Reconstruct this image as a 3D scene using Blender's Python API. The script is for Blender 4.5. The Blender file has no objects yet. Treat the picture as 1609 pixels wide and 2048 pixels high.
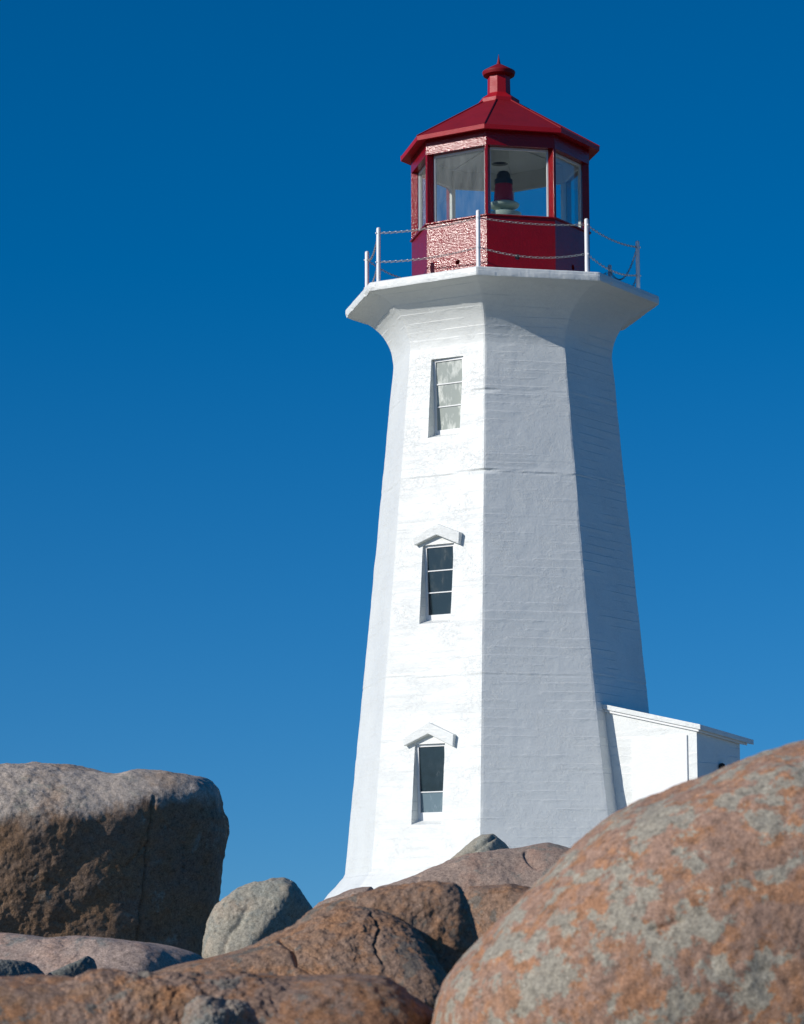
import bpy, bmesh, math, random
import numpy as np
from mathutils import Vector, Matrix, noise, Euler

S = bpy.context.scene
COL = S.collection
R_ = math.radians
random.seed(7)

# ------------------------------------------------------------------ camera
FPX, PITCH, ROLL = 5600.0, 0.15087, -0.00264        # focal length in pixels of a 1609 x 2048 frame
cam_d = bpy.data.cameras.new('camera')
cam_d.sensor_fit = 'VERTICAL'; cam_d.sensor_height = 36.0; cam_d.sensor_width = 36.0
cam_d.lens = FPX / 2048 * 36.0
cam_d.clip_start = 0.1; cam_d.clip_end = 8000
cam_d.dof.use_dof = True; cam_d.dof.focus_distance = 44.0; cam_d.dof.aperture_fstop = 9.0
cam = bpy.data.objects.new('camera', cam_d); COL.objects.link(cam)
cam.matrix_world = Matrix.Rotation(math.pi/2 + PITCH, 4, 'X') @ Matrix.Rotation(ROLL, 4, 'Z')
S.camera = cam
S.render.resolution_x, S.render.resolution_y = 804, 1024

# ------------------------------------------------------------------ sky, sun, exposure
SUN_AZ, SUN_EL = R_(-61), R_(25)                      # azimuth from the direction towards the camera, + = right
L = Vector((math.sin(SUN_AZ)*math.cos(SUN_EL), -math.cos(SUN_AZ)*math.cos(SUN_EL), math.sin(SUN_EL)))
W = bpy.data.worlds.new('World'); S.world = W; W.use_nodes = True
nt = W.node_tree; nt.nodes.clear()
sky = nt.nodes.new('ShaderNodeTexSky'); sky.sky_type = 'NISHITA'; sky.sun_disc = False
sky.sun_elevation = SUN_EL; sky.sun_rotation = math.atan2(L.x, L.y)
sky.altitude = 0; sky.air_density = 1.0; sky.dust_density = 0.3; sky.ozone_density = 6.0
hs = nt.nodes.new('ShaderNodeHueSaturation'); hs.inputs['Saturation'].default_value = 1.30
hs.inputs['Value'].default_value = 1.0; hs.inputs['Hue'].default_value = 0.5
bg = nt.nodes.new('ShaderNodeBackground'); bg.inputs['Strength'].default_value = 0.10
wo = nt.nodes.new('ShaderNodeOutputWorld')
tc = nt.nodes.new('ShaderNodeTexCoord'); mp = nt.nodes.new('ShaderNodeMapping'); mp.inputs['Location'].default_value = (0, 0, .12)   # a crisp horizon without its pale band
nt.links.new(tc.outputs['Generated'], mp.inputs[0]); nt.links.new(mp.outputs[0], sky.inputs[0])
nt.links.new(sky.outputs[0], hs.inputs['Color']); nt.links.new(hs.outputs[0], bg.inputs[0]); nt.links.new(bg.outputs[0], wo.inputs[0])
sd = bpy.data.lights.new('sun', 'SUN'); sd.energy = 4.0; sd.angle = R_(0.53); sd.color = (1.0, 0.955, 0.89)
so = bpy.data.objects.new('sun', sd); COL.objects.link(so); so.rotation_euler = L.to_track_quat('Z', 'Y').to_euler(); so.location = (-30, -10, 40)
S.view_settings.view_transform = 'Standard'; S.view_settings.look = 'None'
S.view_settings.exposure = 0.0; S.view_settings.gamma = 1.0; S.view_settings.use_curve_mapping = False
S.cycles.max_bounces = 8; S.cycles.transparent_max_bounces = 16; S.cycles.caustics_reflective = False; S.cycles.caustics_refractive = False

# ------------------------------------------------------------------ helpers
def tag(o, label=None, cat=None, group=None, kind=None):
    for k, v in (('label', label), ('category', cat), ('group', group), ('kind', kind)):
        if v: o[k] = v
    return o

def link(name, me, parent=None, mat=None):
    o = bpy.data.objects.new(name, me); COL.objects.link(o)
    if parent is not None: o.parent = parent
    if mat is not None: me.materials.clear(); me.materials.append(mat)
    return o

def empty(name, loc=(0, 0, 0)):
    o = bpy.data.objects.new(name, None); o.location = loc; o.empty_display_size = .3; COL.objects.link(o); return o

class MB:
    """collects shapes and links them as one mesh"""
    def __init__(s): s.v = []; s.f = []; s.sm = []
    def add(s, verts, faces, smooth=False):
        b = len(s.v); s.v += [tuple(v) for v in verts]; s.f += [tuple(i + b for i in f) for f in faces]; s.sm += [smooth]*len(faces)
    def hexa(s, c):                                    # c: 4 bottom corners then 4 top corners, both counter-clockwise from above
        s.add(c, [(3, 2, 1, 0), (4, 5, 6, 7), (0, 1, 5, 4), (1, 2, 6, 5), (2, 3, 7, 6), (3, 0, 4, 7)])
    def lathe(s, c, prof, n=32, rot=0., smooth=True, cap=True, sc=(1, 1)):
        vs, fs = [], []
        for r, z in prof:
            for k in range(n):
                a = rot + 2*math.pi*k/n; vs.append((c[0] + r*math.cos(a)*sc[0], c[1] + r*math.sin(a)*sc[1], c[2] + z))
        for i in range(len(prof)-1):
            for k in range(n):
                k2 = (k+1) % n; fs.append((i*n+k, i*n+k2, (i+1)*n+k2, (i+1)*n+k))
        s.add(vs, fs, smooth)
        if cap:
            b = [tuple(range(n))[::-1], tuple(range((len(prof)-1)*n, len(prof)*n))]
            s.add(vs, b, False)
    def tube(s, p, q, r, n=12):
        p, q = Vector(p), Vector(q); d = (q-p); qd = d.to_track_quat('Z', 'Y'); vs = []
        for e in (p, q):
            for k in range(n):
                a = 2*math.pi*k/n; vs.append(e + qd @ Vector((r*math.cos(a), r*math.sin(a), 0)))
        s.add(vs, [(k, (k+1) % n, n+(k+1) % n, n+k) for k in range(n)], True)
        s.add(vs, [tuple(range(n))[::-1], tuple(range(n, 2*n))], False)
    def build(s, name, mat=None, parent=None, bevel=0.0):
        me = bpy.data.meshes.new(name); me.from_pydata(s.v, [], s.f)
        bm = bmesh.new(); bm.from_mesh(me); bmesh.ops.remove_doubles(bm, verts=bm.verts, dist=1e-5)
        bmesh.ops.recalc_face_normals(bm, faces=bm.faces)
        if bevel:
            bmesh.ops.bevel(bm, geom=[e for e in bm.edges if e.is_manifold and e.calc_face_angle(0) > .5], offset=bevel, segments=2, affect='EDGES', profile=.6)
        bm.to_mesh(me); bm.free()
        if any(s.sm):
            if not bevel and len(me.polygons) == len(s.sm): me.polygons.foreach_set('use_smooth', s.sm)
            else: me.polygons.foreach_set('use_smooth', [True]*len(me.polygons))
            try: me.set_sharp_from_angle(angle=R_(40))
            except Exception: pass
        return link(name, me, parent, mat)

# ------------------------------------------------------------------ node materials
class NT:
    def __init__(s, name):
        s.m = bpy.data.materials.new(name); s.m.use_nodes = True; s.t = s.m.node_tree; s.t.nodes.clear()
        s.out = s.n('ShaderNodeOutputMaterial'); s.tc = s.n('ShaderNodeTexCoord')
    def n(s, typ, **kw):
        nd = s.t.nodes.new(typ)
        for k, v in kw.items(): setattr(nd, k, v)
        return nd
    def set(s, sock, v):
        if isinstance(v, bpy.types.NodeSocket): s.t.links.new(v, sock)
        else:
            if isinstance(v, (tuple, list)) and len(v) == 3 and sock.type == 'RGBA': v = (*v, 1)
            sock.default_value = v
    def co(s, scale=(1, 1, 1), loc=(0, 0, 0), src='Object'):
        mp = s.n('ShaderNodeMapping'); s.t.links.new(s.tc.outputs[src], mp.inputs['Vector'])
        mp.inputs['Scale'].default_value = scale; mp.inputs['Location'].default_value = loc
        return mp.outputs[0]
    def noise(s, scale, detail=4, rough=.55, co=None, dist=0.0, ntype='FBM'):
        nd = s.n('ShaderNodeTexNoise'); nd.noise_type = ntype
        nd.inputs['Scale'].default_value = scale; nd.inputs['Detail'].default_value = detail; nd.inputs['Roughness'].default_value = rough; nd.inputs['Distortion'].default_value = dist
        s.t.links.new(co if co is not None else s.tc.outputs['Object'], nd.inputs['Vector']); return nd.outputs[0]
    def voro(s, scale, co=None, feat='F1', rnd=1.0, out='Distance'):
        nd = s.n('ShaderNodeTexVoronoi'); nd.feature = feat; nd.inputs['Scale'].default_value = scale; nd.inputs['Randomness'].default_value = rnd
        s.t.links.new(co if co is not None else s.tc.outputs['Object'], nd.inputs['Vector']); return nd.outputs[out]
    def ramp(s, x, stops, interp='LINEAR'):
        nd = s.n('ShaderNodeValToRGB'); cr = nd.color_ramp; cr.interpolation = interp
        while len(cr.elements) < len(stops): cr.elements.new(.5)
        for e, (p, c) in zip(cr.elements, stops):
            e.position = p; e.color = (c, c, c, 1) if isinstance(c, (int, float)) else (*c, 1)
        s.t.links.new(x, nd.inputs[0]); return nd.outputs[0]
    def mix(s, f, a, b, mode='MIX'):
        nd = s.n('ShaderNodeMix', data_type='RGBA', blend_type=mode)
        s.set(nd.inputs[0], f); s.set(nd.inputs[6], a); s.set(nd.inputs[7], b); return nd.outputs[2]
    def math(s, op, a, b=0.0, c=0.0):
        nd = s.n('ShaderNodeMath', operation=op)
        for i, v in enumerate((a, b, c)): s.set(nd.inputs[i], v)
        return nd.outputs[0]
    def bump(s, h, dist, strength=1.0, normal=None):
        nd = s.n('ShaderNodeBump'); nd.inputs['Distance'].default_value = dist; nd.inputs['Strength'].default_value = strength
        s.t.links.new(h, nd.inputs['Height'])
        if normal is not None: s.t.links.new(normal, nd.inputs['Normal'])
        return nd.outputs[0]
    def principled(s, color, rough=.5, normal=None, metal=0.0, spec=.5, **kw):
        p = s.n('ShaderNodeBsdfPrincipled')
        s.set(p.inputs['Base Color'], color); s.set(p.inputs['Roughness'], rough); s.set(p.inputs['Metallic'], metal); s.set(p.inputs['Specular IOR Level'], spec)
        if normal is not None: s.t.links.new(normal, p.inputs['Normal'])
        for k, v in kw.items(): s.set(p.inputs[k], v)
        s.t.links.new(p.outputs[0], s.out.inputs[0]); return p

def white_concrete():
    m = NT('white_painted_concrete')
    big = m.noise(1.1, 5, .6); mid = m.noise(7, 5, .6); fine = m.noise(26, 4, .6)
    # curled edges of old paint: thin wandering ridges where two noises cross a level
    w1 = m.noise(8.5, 5, .62, dist=.7); w2 = m.noise(15.0, 4, .6, m.co((1, 1, 1.25), (3, 7, 1)), .6)
    flake = m.ramp(m.noise(2.1, 3, .5, m.co((1, 1, 1), (9, 2, 4))), [(.38, 0), (.6, 1)])
    r1 = m.ramp(w1, [(.47, 0), (.495, 1), (.505, 1), (.53, 0)]); r2 = m.ramp(w2, [(.53, 0), (.555, 1), (.562, .2), (.60, 0)])
    ridge = m.math('MULTIPLY', m.math('ADD', m.math('MULTIPLY', r1, .6), r2), flake)
    sx = m.n('ShaderNodeSeparateXYZ'); m.t.links.new(m.co((1, 1, 1)), sx.inputs[0])
    zz = m.math('ADD', sx.outputs[2], m.math('MULTIPLY', m.noise(.9, 2, .5), .03))
    fr = m.math('FRACT', m.math('DIVIDE', zz, .152)); line = m.ramp(fr, [(0, 0), (.45, .25), (.93, 1), (1.0, 0)])
    line = m.math('MULTIPLY', line, m.ramp(m.noise(1.2, 4, .6, m.co((.8, .8, 2.6), (2, 5, 8))), [(.46, 0), (.58, 1)]))
    streak = m.ramp(m.noise(1.0, 4, .6, co=m.co((5, 5, .55))), [(.5, 0), (.78, 1)])
    grime = m.ramp(m.noise(2.2, 6, .7), [(.56, 0), (.74, 1)])
    col = m.mix(m.math('MULTIPLY', streak, .10), (.775, .79, .755), (.62, .62, .60))
    col = m.mix(m.math('MULTIPLY', grime, .12), col, (.55, .55, .52))
    col = m.mix(m.ramp(m.noise(13, 5, .7, m.co((1, 1, 1.6))), [(.40, 0), (.62, .20)]), col, (.60, .61, .61))
    n = m.bump(mid, .005, .35); n = m.bump(line, .008, .8, n); n = m.bump(ridge, .0022, .8, n); n = m.bump(fine, .0045, .7, n)
    m.principled(col, m.ramp(big, [(.3, .36), (.7, .48)]), n, spec=.34)
    return m.m

def plain(name, col, rough=.5, spec=.5, metal=0., bs=40, bd=.003, var=.12, dark=None):
    m = NT(name)
    x = m.noise(bs*.2, 5, .6); d = dark or tuple(c*.7 for c in col)
    c = m.mix(m.math('MULTIPLY', m.ramp(x, [(.4, 0), (.7, 1)]), var*2), col, d)
    m.principled(c, rough, m.bump(m.noise(bs, 4, .6), bd, .7), metal, spec); return m.m

def red_paint(name, rough=.12, bump=.007, c1=(.23, .002, .005), c2=(.17, .0015, .004), spec=.40):
    m = NT(name)
    big = m.ramp(m.noise(3.5, 5, .65), [(.42, 0), (.66, 1)])
    c = m.mix(m.math('MULTIPLY', big, .5), c1, c2)
    n = m.bump(m.noise(1, 3, .55, co=m.co((4, 4, 20))), bump*.6, .40)
    n = m.bump(m.noise(1, 3, .6, m.co((24, 24, 38))), bump*1.15, .85, n)
    m.principled(c, m.ramp(m.noise(6, 4, .6), [(.3, rough), (.7, rough+.10)]), n, spec=spec); return m.m

def glass_mat(name, dust=.06, tint=(.96, .98, .97)):
    m = NT(name)
    tr = m.n('ShaderNodeBsdfTransparent'); tr.inputs[0].default_value = (*tint, 1)
    df = m.n('ShaderNodeBsdfDiffuse'); df.inputs[0].default_value = (.8, .82, .8, 1)
    gl = m.n('ShaderNodeBsdfGlossy'); gl.inputs['Roughness'].default_value = .03
    fr = m.n('ShaderNodeFresnel'); fr.inputs[0].default_value = 1.45
    x = m.ramp(m.noise(1, 4, .6, co=m.co((9, 9, 2.2))), [(.3, dust*.5), (.75, dust*1.7)])
    a = m.n('ShaderNodeMixShader'); m.set(a.inputs[0], x); m.t.links.new(tr.outputs[0], a.inputs[1]); m.t.links.new(df.outputs[0], a.inputs[2])
    b = m.n('ShaderNodeMixShader'); m.set(b.inputs[0], m.math('MULTIPLY', fr.outputs[0], .3)); m.t.links.new(a.outputs[0], b.inputs[1]); m.t.links.new(gl.outputs[0], b.inputs[2])
    m.t.links.new(b.outputs[0], m.out.inputs[0]); return m.m

def pane_mat(name, col, smear_sheen, rough=.12, amount=.25):
    m = NT(name)
    x = m.ramp(m.noise(1, 5, .65, co=m.co((7, 7, 3.0))), [(.48, 0), (.72, 1)])
    sp = m.ramp(m.voro(22), [(.0, 1), (.06, 0)])
    c = m.mix(m.math('MULTIPLY', x, amount), col, smear_sheen); c = m.mix(m.math('MULTIPLY', sp, amount*.8), c, (.6, .62, .6))
    m.principled(c, m.ramp(x, [(0, rough), (1, rough+.25)]), m.bump(m.noise(4, 2, .5), .004, .4), spec=.5); return m.m

def granite(name, base, warm, dark, lichen=None, lichen_amt=0.5, warm_amt=.5, scale=1.0, speck=1.0, bump=1.0, seed=0., rusty=None, rust_amt=.85, mott=1.0, face=None, face_z=0., face_w=.12, face_tilt=0., crisp=1.0):
    m = NT(name); co = m.co((1, 1, 1), (seed*3.7, seed*1.9, seed*5.3))
    a = m.ramp(m.noise(2.3*scale, 6, .62, co), [(.60-.22*warm_amt, 0), (.78-.22*warm_amt, 1)])
    c = m.mix(a, base, warm)
    if rusty is not None:
        r = m.ramp(m.noise(3.6*scale, 7, .66, m.co((1, 1, 1), (seed+8.1, 2.2, 4))), [(.53-.07/crisp, 0), (.53+.08/crisp, 1)])
        c = m.mix(m.math('MULTIPLY', r, rust_amt), c, rusty)
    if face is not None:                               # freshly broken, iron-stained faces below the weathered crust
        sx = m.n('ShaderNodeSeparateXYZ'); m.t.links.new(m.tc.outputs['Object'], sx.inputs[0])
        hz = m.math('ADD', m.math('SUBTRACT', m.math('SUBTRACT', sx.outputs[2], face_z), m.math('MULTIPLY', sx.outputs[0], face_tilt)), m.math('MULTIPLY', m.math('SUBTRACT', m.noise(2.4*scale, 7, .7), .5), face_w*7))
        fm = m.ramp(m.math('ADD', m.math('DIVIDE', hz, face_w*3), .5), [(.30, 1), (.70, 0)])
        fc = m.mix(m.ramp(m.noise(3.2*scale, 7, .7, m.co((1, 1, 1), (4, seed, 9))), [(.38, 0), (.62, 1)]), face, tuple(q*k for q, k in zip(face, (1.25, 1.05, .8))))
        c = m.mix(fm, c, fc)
    if lichen is not None:
        l1 = m.noise(3.1*scale, 9, .68, m.co((1, 1, 1), (seed+1.3, 9.2, 7.7)), .25)
        t = .62 - .18*lichen_amt
        l = m.ramp(l1, [(t-.02/crisp, 0), (t+.055/crisp, 1)])
        lc = m.mix(m.noise(26*scale, 5, .7, co), lichen, tuple(x*.62 for x in lichen))
        c = m.mix(m.math('MULTIPLY', l, .9), c, lc)
    dk = m.ramp(m.noise(1.4*scale, 7, .7, m.co((1, 1, 1), (3.3, seed, 1.1))), [(.54, 0), (.72, 1)])
    c = m.mix(m.math('MULTIPLY', dk, .55), c, dark)
    g1 = m.noise(85*scale**.5, 3, .6, co); g2 = m.voro(130*scale**.5, co, out='Color')
    gs = m.n('ShaderNodeSeparateColor'); m.t.links.new(g2, gs.inputs[0])
    sp = m.ramp(gs.outputs[0], [(.0, .62), (.22, .86), (.5, 1.0), (.82, 1.12), (1.0, 1.42)])
    c = m.mix(.8*speck*mott, c, m.ramp(m.noise(24*scale**.5, 5, .72, m.co((1, 1, 1), (seed, 4, 2))), [(.33, .46), (.46, .97), (.56, 1.10), (.70, 1.45)]), 'MULTIPLY')
    c = m.mix(.75*speck, c, sp, 'MULTIPLY')
    c = m.mix(.55*speck, c, m.ramp(g1, [(.28, .62), (.5, 1.0), (.72, 1.34)]), 'MULTIPLY')
    n = m.bump(m.noise(7*scale, 8, .62, co), .016*bump/scale**.5, .6); n = m.bump(m.noise(60*scale**.5, 4, .65, co), .0028*bump/scale**.5, .8, n)
    m.principled(c, m.ramp(gs.outputs[1], [(0, .9), (.95, .8), (.985, .3), (1, .18)]), n, spec=.28); return m.m

M_white = white_concrete()
M_trim = plain('white_trim_paint', (.80, .80, .785), .42, bs=30, bd=.004, var=.06)
M_post = plain('white_post_paint', (.80, .80, .80), .4, bs=60, bd=.002, var=.08, dark=(.6, .5, .4))
M_red = red_paint('red_gloss_paint')
M_redroof = red_paint('dark_red_roof_paint', .55, .002, (.22, .004, .010), (.16, .003, .008), .3)
M_redtrim = red_paint('red_fascia_paint', .42, .002, (.38, .006, .014), (.30, .004, .010), .3)
M_inner = plain('white_lantern_lining', (.74, .75, .73), .55, bs=24, bd=.003, var=.12)
M_glass = glass_mat('dusty_sunlit_haze_glass', .035)  # dusty panes; extra sunlit haze for the sunward faces is mixed in
M_clear = glass_mat('clear_lantern_glass', .008)
M_dark = plain('dark_void', (.012, .012, .013), .8, var=.1)
M_pane = pane_mat('dark_window_glass', (.018, .034, .042), (.09, .14, .155), .10, .10)
M_pane2 = pane_mat('cloudy_painted_reflection_glass', (.33, .36, .32), (.80, .82, .75), .25, .85)  # cloudy panes; the bright reflection is painted in as pale blotches
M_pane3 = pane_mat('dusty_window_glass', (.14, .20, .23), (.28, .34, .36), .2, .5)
M_chain = plain('galvanised_chain', (.40, .39, .37), .42, .5, .4, bs=200, bd=.001, var=.2, dark=(.22, .16, .11))
M_lens = plain('red_beacon_lens', (.42, .006, .03), .25, bs=20, bd=.001)
M_cap = plain('black_beacon_cap', (.012, .012, .02), .35, bs=20, bd=.001)
M_beaconbase = plain('grey_beacon_base', (.36, .43, .38), .4, bs=30, bd=.001)

# ------------------------------------------------------------------ the ground
TX, TY = 1.785, 49.233                                 # lighthouse axis; z = 0 is the eye height of the photographer
def ground_z(x, y):
    r = math.hypot(x-TX, y-TY)
    t = max(0., min(1., (r-3.4)/9.)); t = t*t*(3-2*t)
    z = .30*(1-t) + -.85*t
    f = max(0., min(1., (r-70)/120.)); f = f*f*(3-2*f)
    z += -3.0*f
    k = math.exp(-(r/90)**2)
    return z + k*(.22*noise.fractal((x*.22, y*.22, 3.), 1., 2.1, 4) + .03*noise.noise((x*1.7, y*1.7, 0)))
gx = sorted({round(math.copysign(abs(t)**3.2*5000, t), 3) for t in np.linspace(-1, 1, 181)} | set(np.round(np.arange(-16, 18.1, .5), 2)))
gy = sorted({round(math.copysign(abs(t)**3.2*5000, t), 3) for t in np.linspace(-1, 1, 121)} | set(np.round(np.arange(-3, 66.1, .5), 2)))
gm = bpy.data.meshes.new('ground')
gm.from_pydata([(x, y, ground_z(x, y)) for y in gy for x in gx], [],
               [(j*len(gx)+i, j*len(gx)+i+1, (j+1)*len(gx)+i+1, (j+1)*len(gx)+i) for j in range(len(gy)-1) for i in range(len(gx)-1)])
gm.polygons.foreach_set('use_smooth', [True]*len(gm.polygons))
def ground_mat():
    m = NT('bounce_granite_and_heath')
    sx = m.n('ShaderNodeSeparateXYZ'); m.t.links.new(m.tc.outputs['Object'], sx.inputs[0])
    dx = m.math('SUBTRACT', sx.outputs[0], TX); dy = m.math('SUBTRACT', sx.outputs[1], TY-4)
    r = m.math('SQRT', m.math('ADD', m.math('MULTIPLY', dx, dx), m.math('MULTIPLY', dy, dy)))
    r = m.math('ADD', r, m.math('MULTIPLY', m.noise(.35, 6, .65), 9.))
    pale = m.ramp(m.math('DIVIDE', r, 40.), [(.30, 1), (.62, 0)])
    bounce_rockc = m.mix(m.noise(1.5, 8, .7), (.42, .425, .37), (.55, .55, .48)); heath = m.mix(m.noise(.8, 8, .7), (.075, .075, .045), (.20, .18, .14))  # pale ring added to bounce light under the deck; darker heath keeps boulders shaded
    c = m.mix(pale, heath, bounce_rockc)
    m.principled(c, .9, m.bump(m.noise(6, 8, .7), .05, .8), spec=.2); return m.m
M_ground = ground_mat()
tag(link('ground', gm, None, M_ground), kind='structure')

# ------------------------------------------------------------------ the lighthouse
PHI = -0.18081; ZD = 11.289
def vdir(i): a = PHI + (i-2)*math.pi/4; return Vector((math.sin(a), -math.cos(a), 0))
def fdir(k):                                           # outward normal and right-hand tangent of face k (between corners k and k+1)
    a = PHI + (k-2)*math.pi/4 + math.pi/8
    return Vector((math.sin(a), -math.cos(a), 0)), Vector((math.cos(a), math.sin(a), 0))
AX = Vector((TX, TY, 0)); C8 = math.cos(math.pi/8)
def fpt(k, off, u, z):                                 # off: distance from the axis along the normal of face k
    n, t = fdir(k); return AX + n*off + t*u + Vector((0, 0, z))
def corner(i, r, z): return AX + vdir(i)*r + Vector((0, 0, z))

VR = {0: (1.858, -.0980), 1: (1.880, -.0923), 2: (1.790, -.1085), 3: (1.730, -.1130), 4: (1.895, -.0889)}
def shaft_r(i, z):
    a, b = VR.get(i % 8, (1.85, -.098)); r = a + b*(z-ZD)
    if i % 8 == 3 and z < 5.5: r += .012*(5.5-z)**1.6
    z0 = 10.17
    if z > z0:
        t = min(1., (z-z0)/.955); re = a + b*(z0-ZD); e = 1-math.sqrt(max(0., 1-(t*.985)**2))
        r = re + (2.80-re)*e/(1-math.sqrt(1-.985**2))
    return r
_bands = [random.uniform(-1, 1) for _ in range(400)]
def wall_disp(p, k, z):
    """irregular board-marked render: metres out of the wall"""
    q = Vector((p.x*1.0, p.y*1.0, z))
    d = .006*noise.fractal(q*.9, 1., 2., 3) + .0022*noise.fractal(q*5., .9, 2.1, 4)
    zz = z + .02*noise.noise(q*.8) + k*.07
    b = zz/.155; i = int(math.floor(b)); f = b-i
    s = min(1., f/.10); d += .0016*(_bands[i % 97 + k*31 % 97]*(1-s) + _bands[(i+1) % 97 + k*31 % 97]*s)
    for zc, amp in ((7.86, .011), (4.36, .007), (9.33, .006), (7.05, .003), (2.75, .004)):
        dz = z - zc - .05*noise.noise(q*.7) - .02*noise.noise(q*4)
        if abs(dz) < .10 and zc > 7.5: d -= amp*4.5*math.exp(-(dz/.03)**2)*max(0., 1-(p - corner(2, shaft_r(2, z), z)).length/.30)
        if abs(dz) < .10: d -= amp*math.exp(-(dz/.016)**2)*(.35+.65*max(0, min(1, .5+noise.noise(q*2.3+Vector((3, 1, zc)))))) - .45*amp*math.exp(-((dz-.035)/.03)**2)
    return d
def octo(prof, cols, disp=None, close=True, rows_r=None):
    """octagonal shell: prof(i, row) -> (radius, z) of corner i; returns MB"""
    rows = rows_r; vs, fs = [], []; n = 8*cols
    for j in range(rows):
        for k in range(8):
            (r0, z0), (r1, z1) = prof(k, j), prof((k+1) % 8, j)
            a, b = corner(k, r0, z0), corner(k+1, r1, z1)
            nn, _ = fdir(k); npv, _ = fdir(k-1)
            for c in range(cols):
                p = a.lerp(b, c/cols)
                if disp:
                    if c == 0: w = (nn + npv)*.55; d = disp(p, k, p.z) - .004 + .005*noise.noise(p*3.1)
                    else: w = nn; d = disp(p, k, p.z)
                    p = p + w*d
                vs.append(p)
    for j in range(rows-1):
        for i in range(n): fs.append((j*n+i, j*n+(i+1) % n, (j+1)*n+(i+1) % n, (j+1)*n+i))
    m = MB(); m.add(vs, fs)
    if close: m.add(vs, [tuple(range(n))[::-1], tuple(range((rows-1)*n, rows*n))])
    return m

light = empty('lighthouse', (TX, TY, .45))
tag(light, 'white octagonal concrete lighthouse tower with a red lantern room on top', 'lighthouse')
light_inv = Matrix.Translation(-Vector((TX, TY, .45)))
def under(o, parent=light):
    """keep world position when parented (parts are modelled in place)"""
    o.parent = parent; o.matrix_parent_inverse = light_inv if parent is light else Matrix.Identity(4); return o

zrows = list(np.arange(.0, 10.0, .034)) + list(np.arange(10.0, 11.128, .024)); zrows[-1] = 11.126
wall = octo(lambda i, j: (shaft_r(i, zrows[j]), zrows[j]), 46, wall_disp, True, len(zrows)).build('tower_wall', M_white)

def apo(k, z): return .5*(shaft_r(k, z)+shaft_r(k+1, z))*C8
# window recesses are cut into the windowed face
WIN = [(-.325, .312, 8.56, 9.965, False), (-.328, .300, 5.29, 6.655, True), (-.304, .305, 1.87, 3.225, True)]
cut = MB()
for u0, u1, z0, z1, hood in WIN:
    a1, a0 = apo(1, z1), apo(1, z0); sl = .36
    c = [fpt(1, a0-.48, u0, z0+.48*sl), fpt(1, a0-.48, u1, z0+.48*sl), fpt(1, a0-.48, u1, z1), fpt(1, a0-.48, u0, z1),
         fpt(1, a0+.25, u0, z0-.25*sl), fpt(1, a0+.25, u1, z0-.25*sl), fpt(1, a0+.25, u1, z1), fpt(1, a0+.25, u0, z1)]
    cut.hexa(c)
def boolean(o, cutter):
    co = cutter.build('cutter')
    md = o.modifiers.new('cut', 'BOOLEAN'); md.operation = 'DIFFERENCE'; md.object = co; md.solver = 'EXACT'
    dg = bpy.context.evaluated_depsgraph_get(); me = bpy.data.meshes.new_from_object(o.evaluated_get(dg))
    o.modifiers.clear(); old = o.data; nm = old.name; o.data = me; bpy.data.meshes.remove(old); me.name = nm
    bpy.data.objects.remove(co)
boolean(wall, cut)
under(wall)

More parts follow.
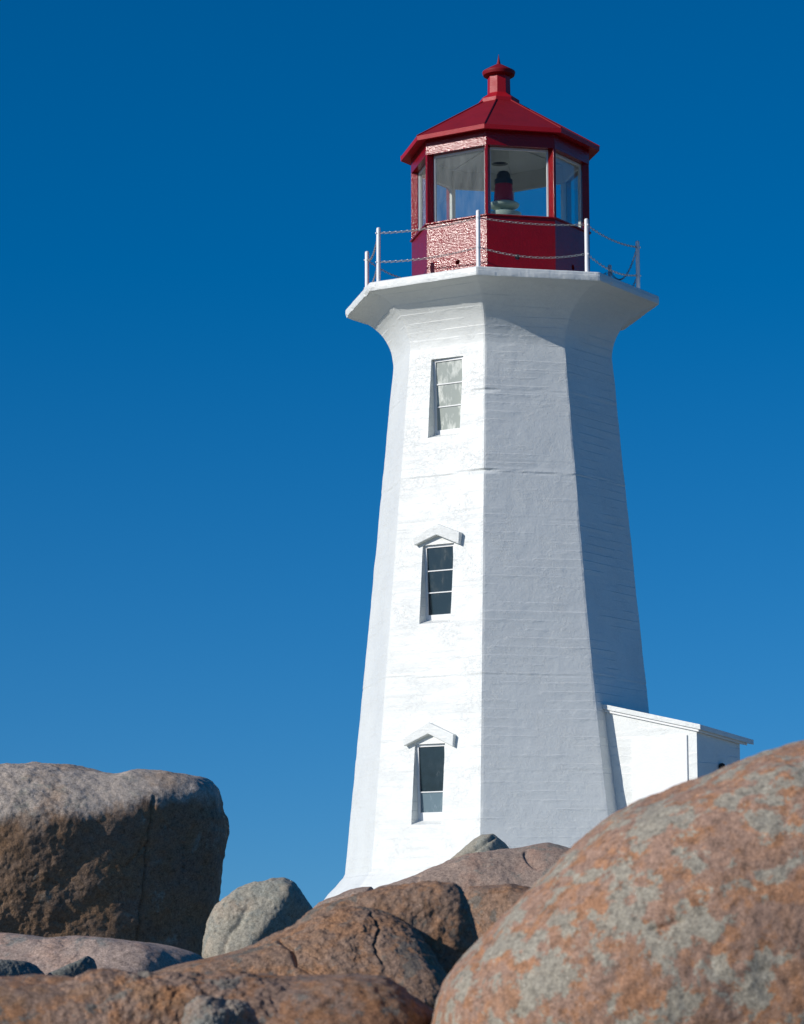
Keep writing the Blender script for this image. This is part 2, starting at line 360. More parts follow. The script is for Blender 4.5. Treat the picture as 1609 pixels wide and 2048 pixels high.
for wi, (u0, u1, z0, z1, hood) in enumerate(WIN):
    at, ab = apo(1, z1) - .06, apo(1, z0) - .235
    def wp(u, z, d): f = (z1-z)/(z1-z0); return fpt(1, at*(1-f)+ab*f + d, u, z)
    zb = z0 + .072
    bot = {0: .085, 1: .095, 2: .14}[wi]; fr = MB()
    def bar(ua, ub, za, zc, d0, d1):
        fr.hexa([wp(ua, za, d0), wp(ub, za, d0), wp(ub, za, d1), wp(ua, za, d1), wp(ua, zc, d0), wp(ub, zc, d0), wp(ub, zc, d1), wp(ua, zc, d1)])
    e = .003
    bar(u0+e, u0+.045, zb, z1-e, -.03, .012); bar(u1-.05, u1-e, zb, z1-e, -.03, .012)
    bar(u0+.046, u1-.051, zb, zb+bot, -.03, .01); bar(u0+.046, u1-.051, z1-.045, z1-e, -.03, .01)
    zs = {0: (.34, .67), 1: (.33, .655), 2: (.31,)}[wi]
    pz0, pz1 = zb+bot, z1-.045
    for f in zs:
        zz = pz0 + (pz1-pz0)*f; bar(u0+.046, u1-.051, zz-.009, zz+.009, -.02, .006)
    if hood:
        ah = apo(1, z1+.2) - .02
        def hp(u, z, d): return fpt(1, ah + d, u, z)
        uc, hw = (.0, .45) if wi == 1 else (.02, .49); zt = z1 + (.345 if wi == 1 else .355); dr = .205 if wi == 1 else .245; th = .19
        hd = MB()
        pts = [(uc-hw, zt-dr-th*.72), (uc, zt-th), (uc+hw, zt-dr-th*.95), (uc+hw+.015, zt-dr+.02), (uc, zt), (uc-hw-.02, zt-dr)]
        d0, d1 = -.06, .135
        vs = [hp(u, z, d0) for u, z in pts] + [hp(u, z, d1) for u, z in pts]
        hd.add(vs, [(0, 1, 4, 5), (1, 2, 3, 4), (6, 11, 10, 7), (7, 10, 9, 8)] + [(i, i+6, (i+1) % 6+6, (i+1) % 6) for i in range(6)])
        hmesh = hd
    f_o = under(fr.build('window', M_trim)); 
    if wi == 0: f_o['label'] = 'highest window, cloudy pale panes with a painted bright reflection, without a hood'
    def pane(za, zc, mat, lab=None):
        g = MB(); g.hexa([wp(u0+.04, za, -.026), wp(u1-.045, za, -.026), wp(u1-.045, za, -.012), wp(u0+.04, za, -.012), wp(u0+.04, zc, -.026), wp(u1-.045, zc, -.026), wp(u1-.045, zc, -.012), wp(u0+.04, zc, -.012)])
        o = g.build('pane', mat); o.parent = f_o
        if lab: o['label'] = lab
    if wi == 2:
        zz = pz0 + (pz1-pz0)*.31
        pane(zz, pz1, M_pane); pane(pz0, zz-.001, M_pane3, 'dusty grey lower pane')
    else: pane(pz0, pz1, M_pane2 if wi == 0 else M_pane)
    if hood:
        o = hmesh.build('hood', M_white, None, .012); o.parent = f_o

# gallery deck: projecting octagonal slab
dprof = [(1.2, 11.291), (2.2, 11.291), (2.6, 11.291), (2.80, 11.290), (2.835, 11.285), (2.85, 11.268), (2.852, 11.23), (2.852, 11.19), (2.85, 11.155), (2.845, 11.135), (2.82, 11.127), (2.6, 11.1265), (1.9, 11.1265)]
def deck_disp(p, k, z):
    d = .006*noise.fractal(p*4, 1, 2, 4) + .003*noise.noise(p*17)
    if z < 11.16: d -= .055*max(0, noise.fractal(p*2.6+Vector((5, 2, 0)), 1, 2, 4)-.28)
    return d
def deck_build():
    m = octo(lambda i, j: dprof[j], 60, deck_disp, False, len(dprof)); return m.build('gallery_deck', M_white)
deck = under(deck_build())

# concrete footing that spreads at the foot of the tower
fz = [(.03, 1.10), (.05, 1.04), (.10, .98), (.17, .88), (.27, .76), (.37, .62), (.48, .44), (.60, .2), (.70, -.1)]
foot = octo(lambda i, j: (shaft_r(i, fz[j][1]) + fz[j][0] - .02, fz[j][1]), 24, lambda p, k, z: .03*noise.fractal(p*1.4, 1, 2, 4), False, len(fz)).build('footing', M_white)
foot.data.polygons.foreach_set('use_smooth', [True]*len(foot.data.polygons)); under(foot)

# ---- lantern room
ZS, ZT = 12.515, 13.765                                # sill and head of the glazing
def ring(name, ro, ri, z0, z1, mat, cols=1, disp=None):
    m = MB()
    for k in range(8):
        o0, o1, i0, i1 = (lambda z: (corner(k, ro, z), corner(k+1, ro, z), corner(k, ri, z), corner(k+1, ri, z)))(z0)
        P0, P1, Q0, Q1 = corner(k, ro, z1), corner(k+1, ro, z1), corner(k, ri, z1), corner(k+1, ri, z1)
        m.add([o0, o1, i0, i1, P0, P1, Q0, Q1], [(0, 1, 5, 4), (3, 2, 6, 7), (4, 5, 7, 6), (1, 0, 2, 3)])
    return m
lw = ring('lantern_wall', 1.62, 1.48, 11.292, ZS-.03, M_red).build('lantern_wall', M_red)
holes = MB()
def hole(k, u, z, r):
    n, t = fdir(k); vs = []
    for off in (1.30, 1.60):
        for a in range(20):
            th = 2*math.pi*a/20; vs.append(fpt(k, off, u+r*math.cos(th), z+r*math.sin(th)))
    holes.add(vs, [(a, (a+1) % 20, 20+(a+1) % 20, 20+a) for a in range(20)] + [tuple(range(20))[::-1], tuple(range(20, 40))])
HOLES = [(1, .02, 11.73, .046), (2, -.07, 11.77, .052), (3, .0, 11.74, .050)]
for h in HOLES: hole(*h)
n1, t1 = fdir(1)
holes.hexa([fpt(1, 1.30, -.335, 11.33), fpt(1, 1.30, -.25, 11.33), fpt(1, 1.30, -.25, 11.47), fpt(1, 1.30, -.335, 11.47),
            fpt(1, 1.6, -.335, 11.33), fpt(1, 1.6, -.25, 11.33), fpt(1, 1.6, -.25, 11.47), fpt(1, 1.6, -.335, 11.47)])
boolean(lw, holes); under(lw)
pp = MB(); pp.tube(fpt(0, 1.535, .18, 11.29), fpt(0, 1.535, .18, 11.45), .018); pp.tube(fpt(0, 1.535, .18, 11.45), fpt(0, 1.49, .18, 11.48), .018)
under(pp.build('overflow_pipe', M_red))
under(ring('lantern_sill', 1.655, 1.47, ZS-.029, ZS, M_red).build('lantern_sill', M_red, None, .006))
under(ring('lantern_header', 1.63, 1.50, ZT+.001, 14.035, M_red).build('lantern_header', M_red))
under(ring('lantern_lining', 1.497, 1.46, ZT+.004, 14.15, M_inner).build('lantern_lining', M_inner))
under(ring('inner_wall', 1.478, 1.45, 11.30, ZS-.032, M_inner).build('inner_wall', M_inner))
# mullions at the eight corners
for k in range(8):
    m = MB(); d = vdir(k); t = Vector((-d.y, d.x, 0))
    def q(r, s, z): return AX + d*r + t*s + Vector((0, 0, z))
    m.hexa([q(1.50, -.05, ZS+.001), q(1.625, -.026, ZS+.001), q(1.625, .026, ZS+.001), q(1.50, .05, ZS+.001),
            q(1.50, -.05, ZT), q(1.625, -.026, ZT), q(1.625, .026, ZT), q(1.50, .05, ZT)])
    under(m.build('mullion', M_red, None, .006))
# eight glazed windows between them
for k in range(8):
    m = MB(); hw = 1.50*math.sin(math.pi/8); a0 = 1.50*C8
    def q(off, u, z): return fpt(k, off, u, z)
    def bar(ua, ub, za, zb, oa=a0-.055, ob=a0-.002):
        m.hexa([q(oa, ua, za), q(oa, ub, za), q(ob, ub, za), q(ob, ua, za), q(oa, ua, zb), q(oa, ub, zb), q(ob, ub, zb), q(ob, ua, zb)])
    g = .052; w = hw - .012
    bar(-w, -w+g, ZS+.003, ZT-.003); bar(w-g, w, ZS+.003, ZT-.003)
    bar(-w+g+.001, w-g-.001, ZS+.003, ZS+.04); bar(-w+g+.001, w-g-.001, ZT-.045, ZT-.003)
    wo_ = under(m.build('lantern_window', M_inner, None, .005))
    gm_ = MB(); gm_.hexa([q(a0-.026, -w+g-.01, ZS+.03), q(a0-.026, w-g+.01, ZS+.03), q(a0-.020, w-g+.01, ZS+.03), q(a0-.020, -w+g-.01, ZS+.03),
                          q(a0-.026, -w+g-.01, ZT-.035), q(a0-.026, w-g+.01, ZT-.035), q(a0-.020, w-g+.01, ZT-.035), q(a0-.020, -w+g-.01, ZT-.035)])
    go = gm_.build('pane', M_glass if k in (0, 1) else M_clear); go.parent = wo_
# roof: eight-sided pyramid with fascia, soffit and hip ridges
RE, ZE = 1.8254, 14.086
m, m2 = MB(), MB()
for k in range(8):
    a, b = corner(k, RE, ZE), corner(k+1, RE, ZE); c, d = corner(k, .30, 15.0), corner(k+1, .30, 15.0)
    e, f = corner(k, RE-.006, ZE-.078), corner(k+1, RE-.006, ZE-.078); g, h = corner(k, 1.632, ZE-.048), corner(k+1, 1.632, ZE-.048)
    m.add([a, b, c, d], [(0, 1, 3, 2)])
    m2.add([a, b, e, f, g, h], [(2, 3, 1, 0), (4, 5, 3, 2)])
roof = under(m.build('lantern_roof', M_redroof)); o = m2.build('fascia', M_redtrim); o.parent = roof
m = MB()
for k in range(8):
    m.tube(corner(k, RE-.004, ZE+.002), corner(k, .31, 14.997), .017, 8)
rd = m.build('roof_ridge', M_redroof); rd.parent = roof
def oct_lathe(prof):
    m = MB()
    m.lathe((TX, TY, 0), prof, 8, math.atan2(vdir(2).y, vdir(2).x), False); return m
v = oct_lathe([(.375, 14.955), (.375, 15.03), (.36, 15.045), (.225, 15.14), (.212, 15.16), (.205, 15.52)]).build('ventilator', M_redtrim, None, .006)
v.parent = roof
m = MB(); m.lathe((TX, TY, 0), [(.20, 15.49), (.25, 15.495), (.285, 15.515), (.30, 15.56), (.302, 15.575), (.295, 15.59), (.16, 15.67), (.05, 15.73), (.0, 15.75)], 40, 0, True)
o = m.build('ventilator_cap', M_redroof); o.parent = roof
m = MB(); m.lathe((TX, TY, 0), [(.040, 15.725), (.034, 15.75), (.016, 15.83), (.002, 15.925)], 16, 0, True)
o = m.build('finial', M_redroof); o.parent = roof
# ceiling with battens and a round air duct
m = MB()
for k in range(8):
    a, b = corner(k, 1.50, 14.06), corner(k+1, 1.50, 14.06); c = AX + Vector((0, 0, 14.30))
    m.add([a, b, c, a+Vector((0, 0, .02)), b+Vector((0, 0, .02)), c+Vector((0, 0, .02))], [(0, 1, 2), (5, 4, 3)])
ceil = under(m.build('lantern_ceiling', M_inner))
m = MB()
for k in range(8):
    p, q2 = corner(k, 1.40, 14.062), corner(k, .2, 14.25)
    m.tube(p, q2, .014, 6)
o = m.build('ceiling_batten', M_inner); o.parent = ceil
m = MB(); m.lathe((TX, TY, 0), [(.185, 14.28), (.175, 13.86), (.15, 13.86), (.14, 14.20)], 28, 0, True, False); o = m.build('air_duct', M_inner); o.parent = ceil
m = MB(); m.lathe((TX, TY, 0), [(.16, 13.90), (.16, 13.905)], 28); o = m.build('duct_shade_disc', M_dark); o.parent = ceil  # black disc painted as the shade up inside the duct
m = MB(); m.lathe((TX, TY, 0), [(1.36, 11.30), (1.36, 11.33)], 8, math.atan2(vdir(2).y, vdir(2).x), False); under(m.build('lantern_floor', M_inner))

# railing posts with two rows of chain
PR = {0: 2.45, 1: 2.655, 2: 2.60, 3: 2.50, 4: 2.48, 5: 2.53, 6: 2.5, 7: 2.5}; PH = {0: 1.07, 1: 1.01, 2: 1.045, 3: 1.02, 4: 1.03, 5: 1.05, 6: 1.03, 7: 1.03}
for k in range(8):
    p = corner(k, PR[k], 11.285); m = MB()
    m.lathe(p, [(.037, 0), (.037, PH[k]-.03), (.033, PH[k]-.012), (.02, PH[k]-.002), (.0, PH[k])], 16, 0, True)
    m.lathe(p, [(.06, .001), (.06, .014), (.045, .018), (.036, .018)], 16, 0, True)
    for hz in (.905, .385):
        m.tube(p + vdir(k)*.036 + Vector((0, 0, hz)), p + vdir(k)*.055 + Vector((0, 0, hz)), .014, 8)
    under(m.build('railing_post', M_post))
def chain(a, b, sag):
    a, b = Vector(a), Vector(b); m = MB(); n = 60
    pts = [a.lerp(b, i/n) - Vector((0, 0, sag*4*(i/n)*(1-i/n))) for i in range(n+1)]
    acc = [0.]
    for i in range(n): acc.append(acc[-1] + (pts[i+1]-pts[i]).length)
    pitch = .058; cnt = int(acc[-1]/pitch)
    for l in range(cnt):
        s = (l+.5)*acc[-1]/cnt; i = min(n-1, max(0, int(np.searchsorted(acc, s))-1)); f = (s-acc[i])/(acc[i+1]-acc[i])
        c = pts[i].lerp(pts[i+1], f); d = (pts[i+1]-pts[i]).normalized()
        side = d.cross(Vector((0, 0, 1))).normalized(); up = side.cross(d)
        w = (side*.7+up*.7) if l % 2 else (up*.7-side*.7); vs = []; nn = 12
        for g in range(nn):
            th = 2*math.pi*g/nn; e = d*(math.cos(th)*.038) + w*(math.sin(th)*.018); rad = e.normalized(); nrm = d.cross(w)
            for h in range(5):
                ph = 2*math.pi*h/5; vs.append(c + e + rad*(.0052*math.cos(ph)) + nrm*(.0052*math.sin(ph)))
        m.add(vs, [(g*5+h, ((g+1) % nn)*5+h, ((g+1) % nn)*5+(h+1) % 5, g*5+(h+1) % 5) for g in range(nn) for h in range(5)], True)
    return m.build('chain', M_chain)
SAG = {(0, 0): .16, (0, 1): .13, (1, 0): .05, (1, 1): .055, (2, 0): .045, (2, 1): .115, (3, 0): .07, (3, 1): .11, (4, 0): .33, (4, 1): .2, (7, 0): .10, (7, 1): .12}
for k in range(8):
    for r, hz in enumerate((.905, .385)):
        a = corner(k, PR[k], 11.285+hz); b = corner(k+1, PR[(k+1) % 8], 11.285+hz); d = (b-a).normalized()
        under(chain(a+d*.04, b-d*.04, SAG.get((k, r), .12)))

# ---- entrance porch on the right-hand face
def P(n, t, z): return fpt(3, n, t, z)
N0, N1, T0, T1 = 1.9, 4.126, -.70, .906
def ztop(n, t): return 3.93 + (n-2.263)*(-.232) + (t+.78)*(-.070)
m = MB()
g = 24; vs, fs = [], []
m.hexa([P(N0, T0, -.1), P(N1, T0, -.1), P(N1, T1, -.1), P(N0, T1, -.1), P(N0, T0, ztop(N0, T0)-.13), P(N1, T0, ztop(N1, T0)-.13), P(N1, T1, ztop(N1, T1)-.13), P(N0, T1, ztop(N0, T1)-.13)])
porch = under(m.build('porch', M_white))
porch['label'] = 'low white porch with a lean-to roof against the tower'
def slab(na, nb, ta, tb, dz0, dz1, name, mat, bev=.008):
    m = MB(); c = [(na, ta), (nb, ta), (nb, tb), (na, tb)]
    m.hexa([P(n, t, ztop(n, t)+dz0) for n, t in c] + [P(n, t, ztop(n, t)+dz1) for n, t in c])
    o = m.build(name, mat, None, bev); o.parent = porch; return o
slab(N0, 4.235, -.78, 1.23, -.085, 0, 'porch_roof', M_white)
slab(N0, 4.185, -.745, 1.08, -.127, -.086, 'eave_moulding', M_trim)
m = MB(); m.hexa([P(2.92, T0-.028, .3), P(3.955, T0-.028, .3), P(3.955, T0+.01, .3), P(2.92, T0+.01, .3), P(2.92, T0-.028, 3.27), P(3.955, T0-.028, 3.315), P(3.955, T0+.01, 3.315), P(2.92, T0+.01, 3.27)])
o = m.build('door', M_trim, None, .005); o.parent = porch
m = MB(); m.lathe((0, 0, 0), [(.0, 0), (.04, 0), (.06, .02), (.065, .05), (.05, .08), (.0, .09)], 20, 0, True, False)
o = m.build('wall_lamp', M_dark); o.parent = porch
nD, tD = fdir(3); o.matrix_basis = Matrix.Translation(P(N1, .13, 2.82)) @ nD.to_track_quat('Z', 'Y').to_matrix().to_4x4()

# ---- the beacon, standing inside the lantern room
bc = empty('beacon_lamp', (TX+.07, TY, 11.33)); tag(bc, 'red lensed beacon with a black cap inside the glazed lantern room', 'beacon')
def bpart(prof, name, mat, n=32):
    m = MB(); m.lathe((0, 0, -11.33), prof, n, 0, True); return m.build(name, mat, bc)
bpart([(.10, 11.335), (.10, 12.80), (.30, 12.82), (.32, 12.86), (.32, 12.93), (.12, 12.94), (.12, 13.02)], 'pedestal', M_beaconbase)
bpart([(.13, 13.00), (.26, 13.05), (.285, 13.085), (.285, 13.10), (.25, 13.125), (.18, 13.15)], 'base_plate', M_beaconbase)
bpart([(.185, 13.15), (.18, 13.20), (.175, 13.27), (.165, 13.35), (.158, 13.47)], 'lens', M_lens)
bpart([(.165, 13.47), (.165, 13.56), (.135, 13.565), (.125, 13.66), (.09, 13.71), (.03, 13.73), (0, 13.73)], 'cap', M_cap)

# ------------------------------------------------------------------ boulders
_ico = {}
def ico(n):
    if n not in _ico:
        bm = bmesh.new(); bmesh.ops.create_icosphere(bm, subdivisions=n, radius=1.0)
        v = np.array([q.co[:] for q in bm.verts]); f = np.array([[q.index for q in p.verts] for p in bm.faces]); bm.free(); _ico[n] = (v, f)
    return _ico[n]
def px2m(pt, d):
    """a direction seen in the photograph, as metres (x, z) on the upright plane y = d"""
    u, v = pt[0]-804.5, pt[1]-1024.; c, s = math.cos(PITCH), math.sin(PITCH); cr, sr = math.cos(-ROLL), math.sin(-ROLL)
    u, v = cr*u - sr*v, sr*u + cr*v
    y = c*FPX + s*v; return np.array([u/y*d, (s*FPX - c*v)/y*d])
def rock(name, label, d, outline, centre, mat, p=3., front=1., back=1., planes=(), amp=.03, freq=1.2, rough=.012, sub=6, cracks=(), smooth=1.2, seed=0., pp=None, ridged=0.):
    V, F = ico(sub); c = px2m(centre, d)
    out = np.array([px2m(q, d) for q in outline]) - c
    th = np.linspace(-math.pi, math.pi, 2880, endpoint=False); rr = np.zeros_like(th)
    A, B = out, np.roll(out, -1, 0); dx, dy = np.cos(th), np.sin(th)
    for a, b in zip(A, B):
        e = b-a; den = dx*e[1]-dy*e[0]
        with np.errstate(divide='ignore', invalid='ignore'):
            t = (a[0]*e[1]-a[1]*e[0])/den; s = (a[0]*dy-a[1]*dx)/den
        ok = (t > 0) & (s >= -1e-6) & (s <= 1+1e-6) & np.isfinite(t); rr = np.where(ok, np.maximum(rr, t), rr)
    kk = int(smooth/360*2880*3)
    if kk > 0:
        w = np.exp(-.5*(np.arange(-kk, kk+1)/(smooth/360*2880))**2); w /= w.sum()
        rr = np.convolve(np.concatenate([rr[-kk:], rr, rr[:kk]]), w, 'valid')
    X, Y, Z = V[:, 0], V[:, 2], -V[:, 1]               # local right, up, towards the viewer
    rho = np.hypot(X, Y); R = np.interp(np.arctan2(Y, X), th, rr, period=2*math.pi)
    q = rho/R
    f1 = np.where(Z > 0, Z/front, -Z/back)
    inv = q**p + f1**p
    P_ = pp or p
    r0 = inv**(-1/p); inv2 = r0**(-P_)
    for az, el, dist in planes:
        az, el = R_(az), R_(el); n = (math.sin(az)*math.cos(el), math.sin(el), math.cos(az)*math.cos(el))
        inv2 = inv2 + (np.maximum(0, X*n[0]+Y*n[1]+Z*n[2])/dist)**P_
    r = inv2**(-1/P_)
    co = V*r[:, None]; so_ = Vector((seed*7.3+11, seed*3.1, seed*5.7))
    pts = co.copy()
    disp = np.empty(len(V))
    for i in range(len(V)):
        w = Vector(co[i]) + so_
        h = amp*noise.fractal(w*freq, 1.0, 2.1, 5)
        if ridged: h += ridged*(noise.ridged_multi_fractal(w*freq*1.6, 1.0, 2.1, 4, 1.0, 2.0)-1.2)*.4
        h += .42*rough*noise.fractal(w*freq*9, .8, 2.2, 4)
        disp[i] = h
    for poly, cw, depth in cracks:
        pl = np.array([px2m(k, d) for k in poly]) - c; best = np.full(len(V), 1e9); xy = np.stack([co[:, 0], co[:, 2]], 1)
        for a, b in zip(pl[:-1], pl[1:]):
            e = b-a; t = np.clip(((xy-a) @ e)/(e @ e), 0, 1); best = np.minimum(best, np.hypot(*(xy-(a+t[:, None]*e)).T))
        disp -= np.where(co[:, 1] < 0, depth*np.exp(-(best/cw)**2), 0)
    pts = co + V*disp[:, None]
    me = bpy.data.meshes.new(name); me.from_pydata(pts.tolist(), [], F.tolist()); me.polygons.foreach_set('use_smooth', [True]*len(F))
    o = link(name, me, None, mat); o.location = (c[0], d, c[1]); tag(o, label, 'boulder', 'granite boulders below the lighthouse'); return o

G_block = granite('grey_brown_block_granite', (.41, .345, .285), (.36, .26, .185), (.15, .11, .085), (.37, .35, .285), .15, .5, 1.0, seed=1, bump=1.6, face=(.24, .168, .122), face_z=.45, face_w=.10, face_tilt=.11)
G_small = granite('pale_grey_granite', (.33, .30, .235), (.34, .27, .20), (.19, .175, .145), (.32, .32, .27), .5, .4, 1.6, seed=2, bump=1.0)
G_slab = granite('pinkish_slab_granite', (.36, .27, .22), (.39, .25, .185), (.16, .125, .11), (.25, .24, .215), .3, .45, 1.0, seed=3)
G_dkgrey = granite('dark_lichened_granite', (.16, .16, .14), (.20, .16, .12), (.075, .075, .07), (.20, .21, .18), .6, .3, 1.6, seed=4)
G_ridge = granite('rust_brown_granite', (.245, .16, .112), (.275, .16, .095), (.085, .065, .055), (.19, .165, .135), .25, .5, 2.2, seed=6, rusty=(.33, .155, .065), bump=2.0, rust_amt=.5, crisp=1.6, mott=1.25)
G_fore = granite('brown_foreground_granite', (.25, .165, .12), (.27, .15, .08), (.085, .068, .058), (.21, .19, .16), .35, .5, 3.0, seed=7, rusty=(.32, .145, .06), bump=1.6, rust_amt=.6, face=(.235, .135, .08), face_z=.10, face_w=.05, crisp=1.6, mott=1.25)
G_big = granite('orange_lichened_granite', (.31, .195, .140), (.33, .18, .105), (.21, .14, .108), (.37, .345, .275), .60, .5, 2.9, seed=8, rusty=(.36, .178, .09), bump=1.1, rust_amt=.8, crisp=2.4, mott=1.15)
G_knob = granite('grey_lichened_knob_granite', (.25, .20, .16), (.26, .16, .10), (.10, .09, .08), (.25, .25, .22), .8, .4, 3.0, seed=10)
G_foot = granite('pinkish_brown_granite', (.32, .235, .185), (.33, .21, .155), (.13, .10, .085), (.26, .24, .20), .25, .5, 1.0, seed=9)

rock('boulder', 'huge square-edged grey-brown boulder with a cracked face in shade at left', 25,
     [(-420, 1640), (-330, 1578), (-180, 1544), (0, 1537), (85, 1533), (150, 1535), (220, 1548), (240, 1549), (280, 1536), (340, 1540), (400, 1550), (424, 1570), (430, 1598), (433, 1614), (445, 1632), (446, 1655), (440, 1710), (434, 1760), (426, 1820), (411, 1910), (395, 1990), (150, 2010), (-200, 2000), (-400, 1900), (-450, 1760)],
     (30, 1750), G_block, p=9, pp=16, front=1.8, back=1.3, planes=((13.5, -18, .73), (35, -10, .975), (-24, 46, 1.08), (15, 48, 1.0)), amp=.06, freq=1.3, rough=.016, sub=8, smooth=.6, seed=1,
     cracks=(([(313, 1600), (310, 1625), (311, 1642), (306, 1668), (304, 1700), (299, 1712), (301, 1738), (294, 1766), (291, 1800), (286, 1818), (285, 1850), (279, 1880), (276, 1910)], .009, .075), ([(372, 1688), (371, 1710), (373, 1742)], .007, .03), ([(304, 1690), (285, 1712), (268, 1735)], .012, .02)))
rock('boulder', 'rounded pale grey boulder with a dark right side, next to the square-edged boulder', 21.5,
     [(411, 1915), (414, 1880), (420, 1845), (432, 1822), (450, 1802), (480, 1778), (512, 1764), (525, 1762), (545, 1756), (570, 1757), (588, 1766), (606, 1788), (622, 1808), (640, 1850), (630, 1930), (520, 1970), (430, 1960)],
     (515, 1860), G_small, p=4, pp=9, front=.5, back=.5, planes=((-12, 28, .34), (55, -20, .28)), amp=.03, freq=2.2, rough=.012, sub=7, seed=2, smooth=1.0,
     cracks=(([(452, 1905), (456, 1888), (465, 1868), (482, 1850), (500, 1820)], .022, .018),))
rock('boulder', 'small dark rock peeping between the square-edged boulder and the pale one', 31,
     [(395, 1870), (410, 1815), (426, 1803), (442, 1804), (455, 1818), (470, 1870), (430, 1900)], (432, 1850), G_dkgrey, p=3, front=.25, back=.25, amp=.03, freq=3, sub=5, seed=3)
rock('boulder', 'low flat pinkish slab lying in front of the square-edged boulder', 20,
     [(-160, 1890), (-60, 1866), (0, 1864), (45, 1867), (80, 1876), (100, 1877), (170, 1875), (240, 1881), (300, 1886), (350, 1896), (395, 1910), (430, 1935), (420, 1990), (200, 2020), (-100, 2010), (-180, 1950)],
     (130, 1945), G_slab, p=4, pp=6, front=.75, back=.7, planes=((42, 18, .62), (-12, 50, .235)), amp=.05, freq=1.8, rough=.012, sub=7, seed=4, smooth=.8)
rock('boulder', 'small dark green-grey rock at the left edge of the picture below the slab', 17.5,
     [(-60, 1950), (-40, 1927), (0, 1922), (58, 1921), (72, 1930), (85, 1945), (96, 1965), (80, 1990), (-40, 2000)], (15, 1960), G_dkgrey, p=4, front=.2, back=.22, amp=.025, freq=3.4, rough=.012, sub=6, seed=5, planes=((40, 25, .10),))
rock('boulder', 'small angular dark-faced rock leaning before the pinkish slab', 17.8,
     [(85, 1962), (100, 1945), (140, 1927), (172, 1912), (183, 1918), (190, 1932), (198, 1960), (190, 1990), (100, 1990)], (150, 1955), G_dkgrey, p=5, front=.16, back=.22, amp=.02, freq=3.4, rough=.010, sub=6, seed=6, planes=((30, 12, .10),))
rock('boulder', 'long rust-brown rounded boulder in the middle, left of the curved dark crack', 12.6,
     [(230, 1985), (285, 1950), (350, 1931), (420, 1913), (500, 1893), (560, 1868), (620, 1838), (665, 1818), (700, 1811), (750, 1816), (795, 1836), (828, 1862), (850, 1890), (872, 1922), (893, 1955), (900, 2010), (800, 2080), (400, 2090), (240, 2040)],
     (640, 1960), G_ridge, p=4.5, pp=6, front=.5, back=.5, planes=((-5, 50, .27),), amp=.035, freq=2.6, rough=.020, sub=8, seed=7, smooth=.9,
     cracks=(([(560, 1880), (590, 1900), (600, 1930), (640, 1952)], .008, .03), ([(742, 1830), (760, 1858), (748, 1890), (765, 1925)], .007, .025)))
rock('boulder', 'brown humped boulder behind the curved crack with orange staining', 12.95,
     [(560, 1870), (610, 1832), (650, 1812), (700, 1800), (745, 1788), (790, 1777), (830, 1769), (868, 1767), (900, 1774), (920, 1792), (932, 1818), (942, 1850), (946, 1880), (925, 1960), (850, 2010), (650, 1990)],
     (780, 1890), G_ridge, p=5.5, pp=8, front=.30, back=.5, planes=((-8, 30, .36),), amp=.034, freq=2.8, rough=.020, sub=7, seed=8, smooth=.9)
rock('boulder', 'brown boulder wedged between the humped boulder and the big orange one', 15.2,
     [(915, 1830), (925, 1790), (940, 1777), (970, 1775), (1020, 1774), (1070, 1782), (1120, 1820), (1110, 1950), (1000, 1990), (925, 1930)],
     (1015, 1875), G_ridge, p=4, pp=6, front=.35, back=.4, planes=((-25, 10, .27),), amp=.03, freq=2.6, rough=.010, sub=6, seed=9)
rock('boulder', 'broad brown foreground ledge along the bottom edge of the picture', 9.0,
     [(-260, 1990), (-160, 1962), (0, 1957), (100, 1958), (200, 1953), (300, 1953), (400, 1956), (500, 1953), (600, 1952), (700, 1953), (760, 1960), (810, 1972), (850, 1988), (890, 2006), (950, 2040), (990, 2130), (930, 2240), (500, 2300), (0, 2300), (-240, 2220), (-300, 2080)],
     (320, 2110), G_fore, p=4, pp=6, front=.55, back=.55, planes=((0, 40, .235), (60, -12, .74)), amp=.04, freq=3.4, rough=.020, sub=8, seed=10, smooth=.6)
rock('boulder', 'small grey lichened knob on the foreground ledge', 8.45,
     [(372, 2040), (388, 2014), (410, 2002), (440, 1997), (474, 1994), (498, 2001), (510, 2018), (520, 2050), (500, 2110), (410, 2120), (370, 2080)], (448, 2050), G_knob, p=2.6, pp=5, front=.12, back=.2, amp=.04, freq=7, rough=.012, sub=7, seed=11, planes=((58, 0, .085),))
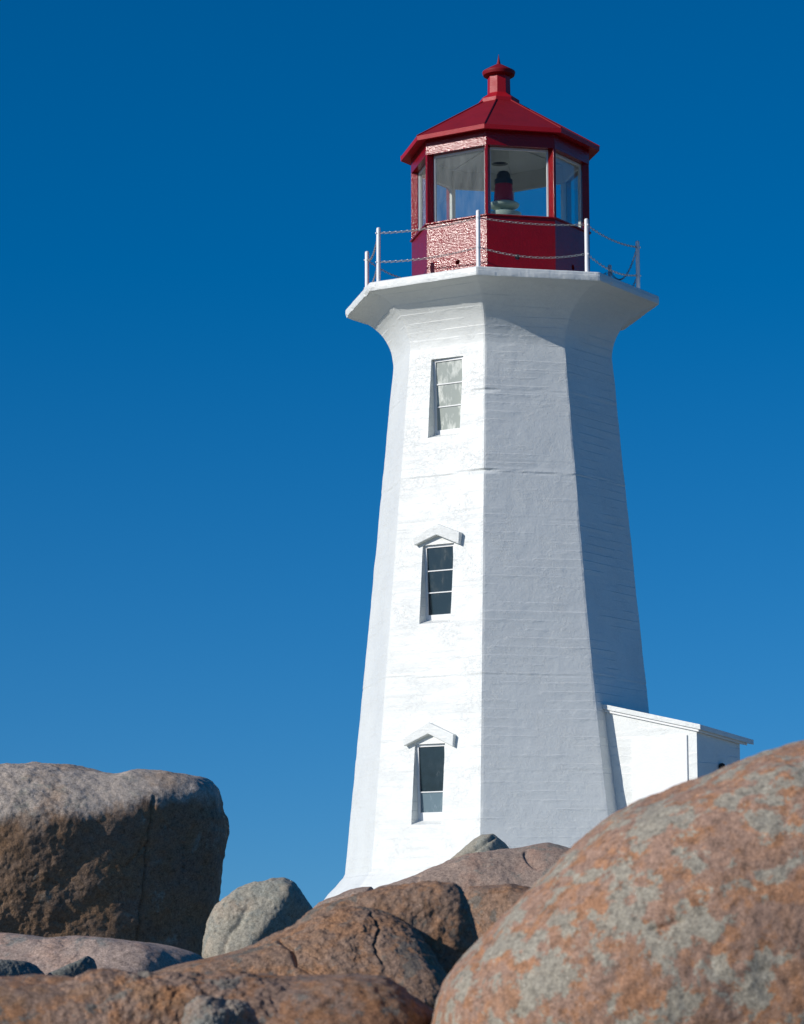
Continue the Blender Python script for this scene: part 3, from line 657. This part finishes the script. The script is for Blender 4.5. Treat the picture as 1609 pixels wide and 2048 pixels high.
rock('boulder', 'large smooth orange and grey lichened boulder in the right foreground', 8.8,
     [(866, 2090), (873, 2045), (881, 2000), (900, 1952), (931, 1908), (975, 1861), (1018, 1814), (1067, 1764), (1117, 1715), (1167, 1675), (1217, 1640), (1267, 1613), (1317, 1590), (1367, 1569), (1417, 1549), (1467, 1527), (1517, 1508), (1567, 1496), (1624, 1484), (1700, 1478), (1820, 1500), (1950, 1560), (2080, 1700), (2140, 1900), (2120, 2130), (1980, 2300), (1600, 2390), (1200, 2370), (960, 2280), (880, 2170)],
     (1450, 1960), G_big, p=2.5, front=.72, back=.9, amp=.022, freq=2.4, rough=.010, sub=8, seed=12, smooth=1.0,
     cracks=(([(1262, 1858), (1285, 1854), (1300, 1846), (1318, 1843)], .006, .014), ([(955, 1905), (950, 1945), (957, 1990)], .012, .016)))
rock('boulder', 'pointed grey rock standing against the foot of the lighthouse', 42,
     [(850, 1770), (885, 1732), (915, 1705), (945, 1680), (965, 1668), (986, 1668), (1005, 1682), (1021, 1693), (1035, 1730), (1000, 1800), (900, 1810)], (955, 1745), G_small, p=4, pp=8, front=.5, back=.6, amp=.05, freq=1.6, rough=.014, sub=6, seed=13, planes=((-15, 35, .42), (55, 10, .40)),
     cracks=(([(912, 1717), (950, 1698), (990, 1672)], .03, .05),))
rock('boulder', 'broad pinkish brown boulder spread before the lighthouse, under the pointed rock', 36,
     [(738, 1812), (745, 1784), (760, 1773), (800, 1761), (835, 1750), (880, 1734), (930, 1718), (980, 1704), (1030, 1697), (1070, 1690), (1100, 1688), (1125, 1690), (1160, 1702), (1210, 1760), (1200, 1840), (1050, 1900), (800, 1900)],
     (950, 1800), G_foot, p=3.6, pp=6, front=.7, back=1.0, planes=((0, 40, .52),), amp=.07, freq=1.3, rough=.014, sub=7, seed=14, smooth=.7,
     cracks=(([(833, 1750), (833, 1775)], .03, .05), ([(1055, 1705), (1065, 1725), (1075, 1735)], .03, .05)))
rock('boulder', 'low pinkish rock at the left foot of the lighthouse footing', 37,
     [(615, 1830), (640, 1806), (665, 1795), (700, 1781), (725, 1774), (743, 1773), (750, 1790), (760, 1850), (690, 1880), (620, 1860)], (690, 1825), G_foot, p=4, front=.4, back=.5, amp=.04, freq=1.8, rough=.014, sub=6, seed=15)
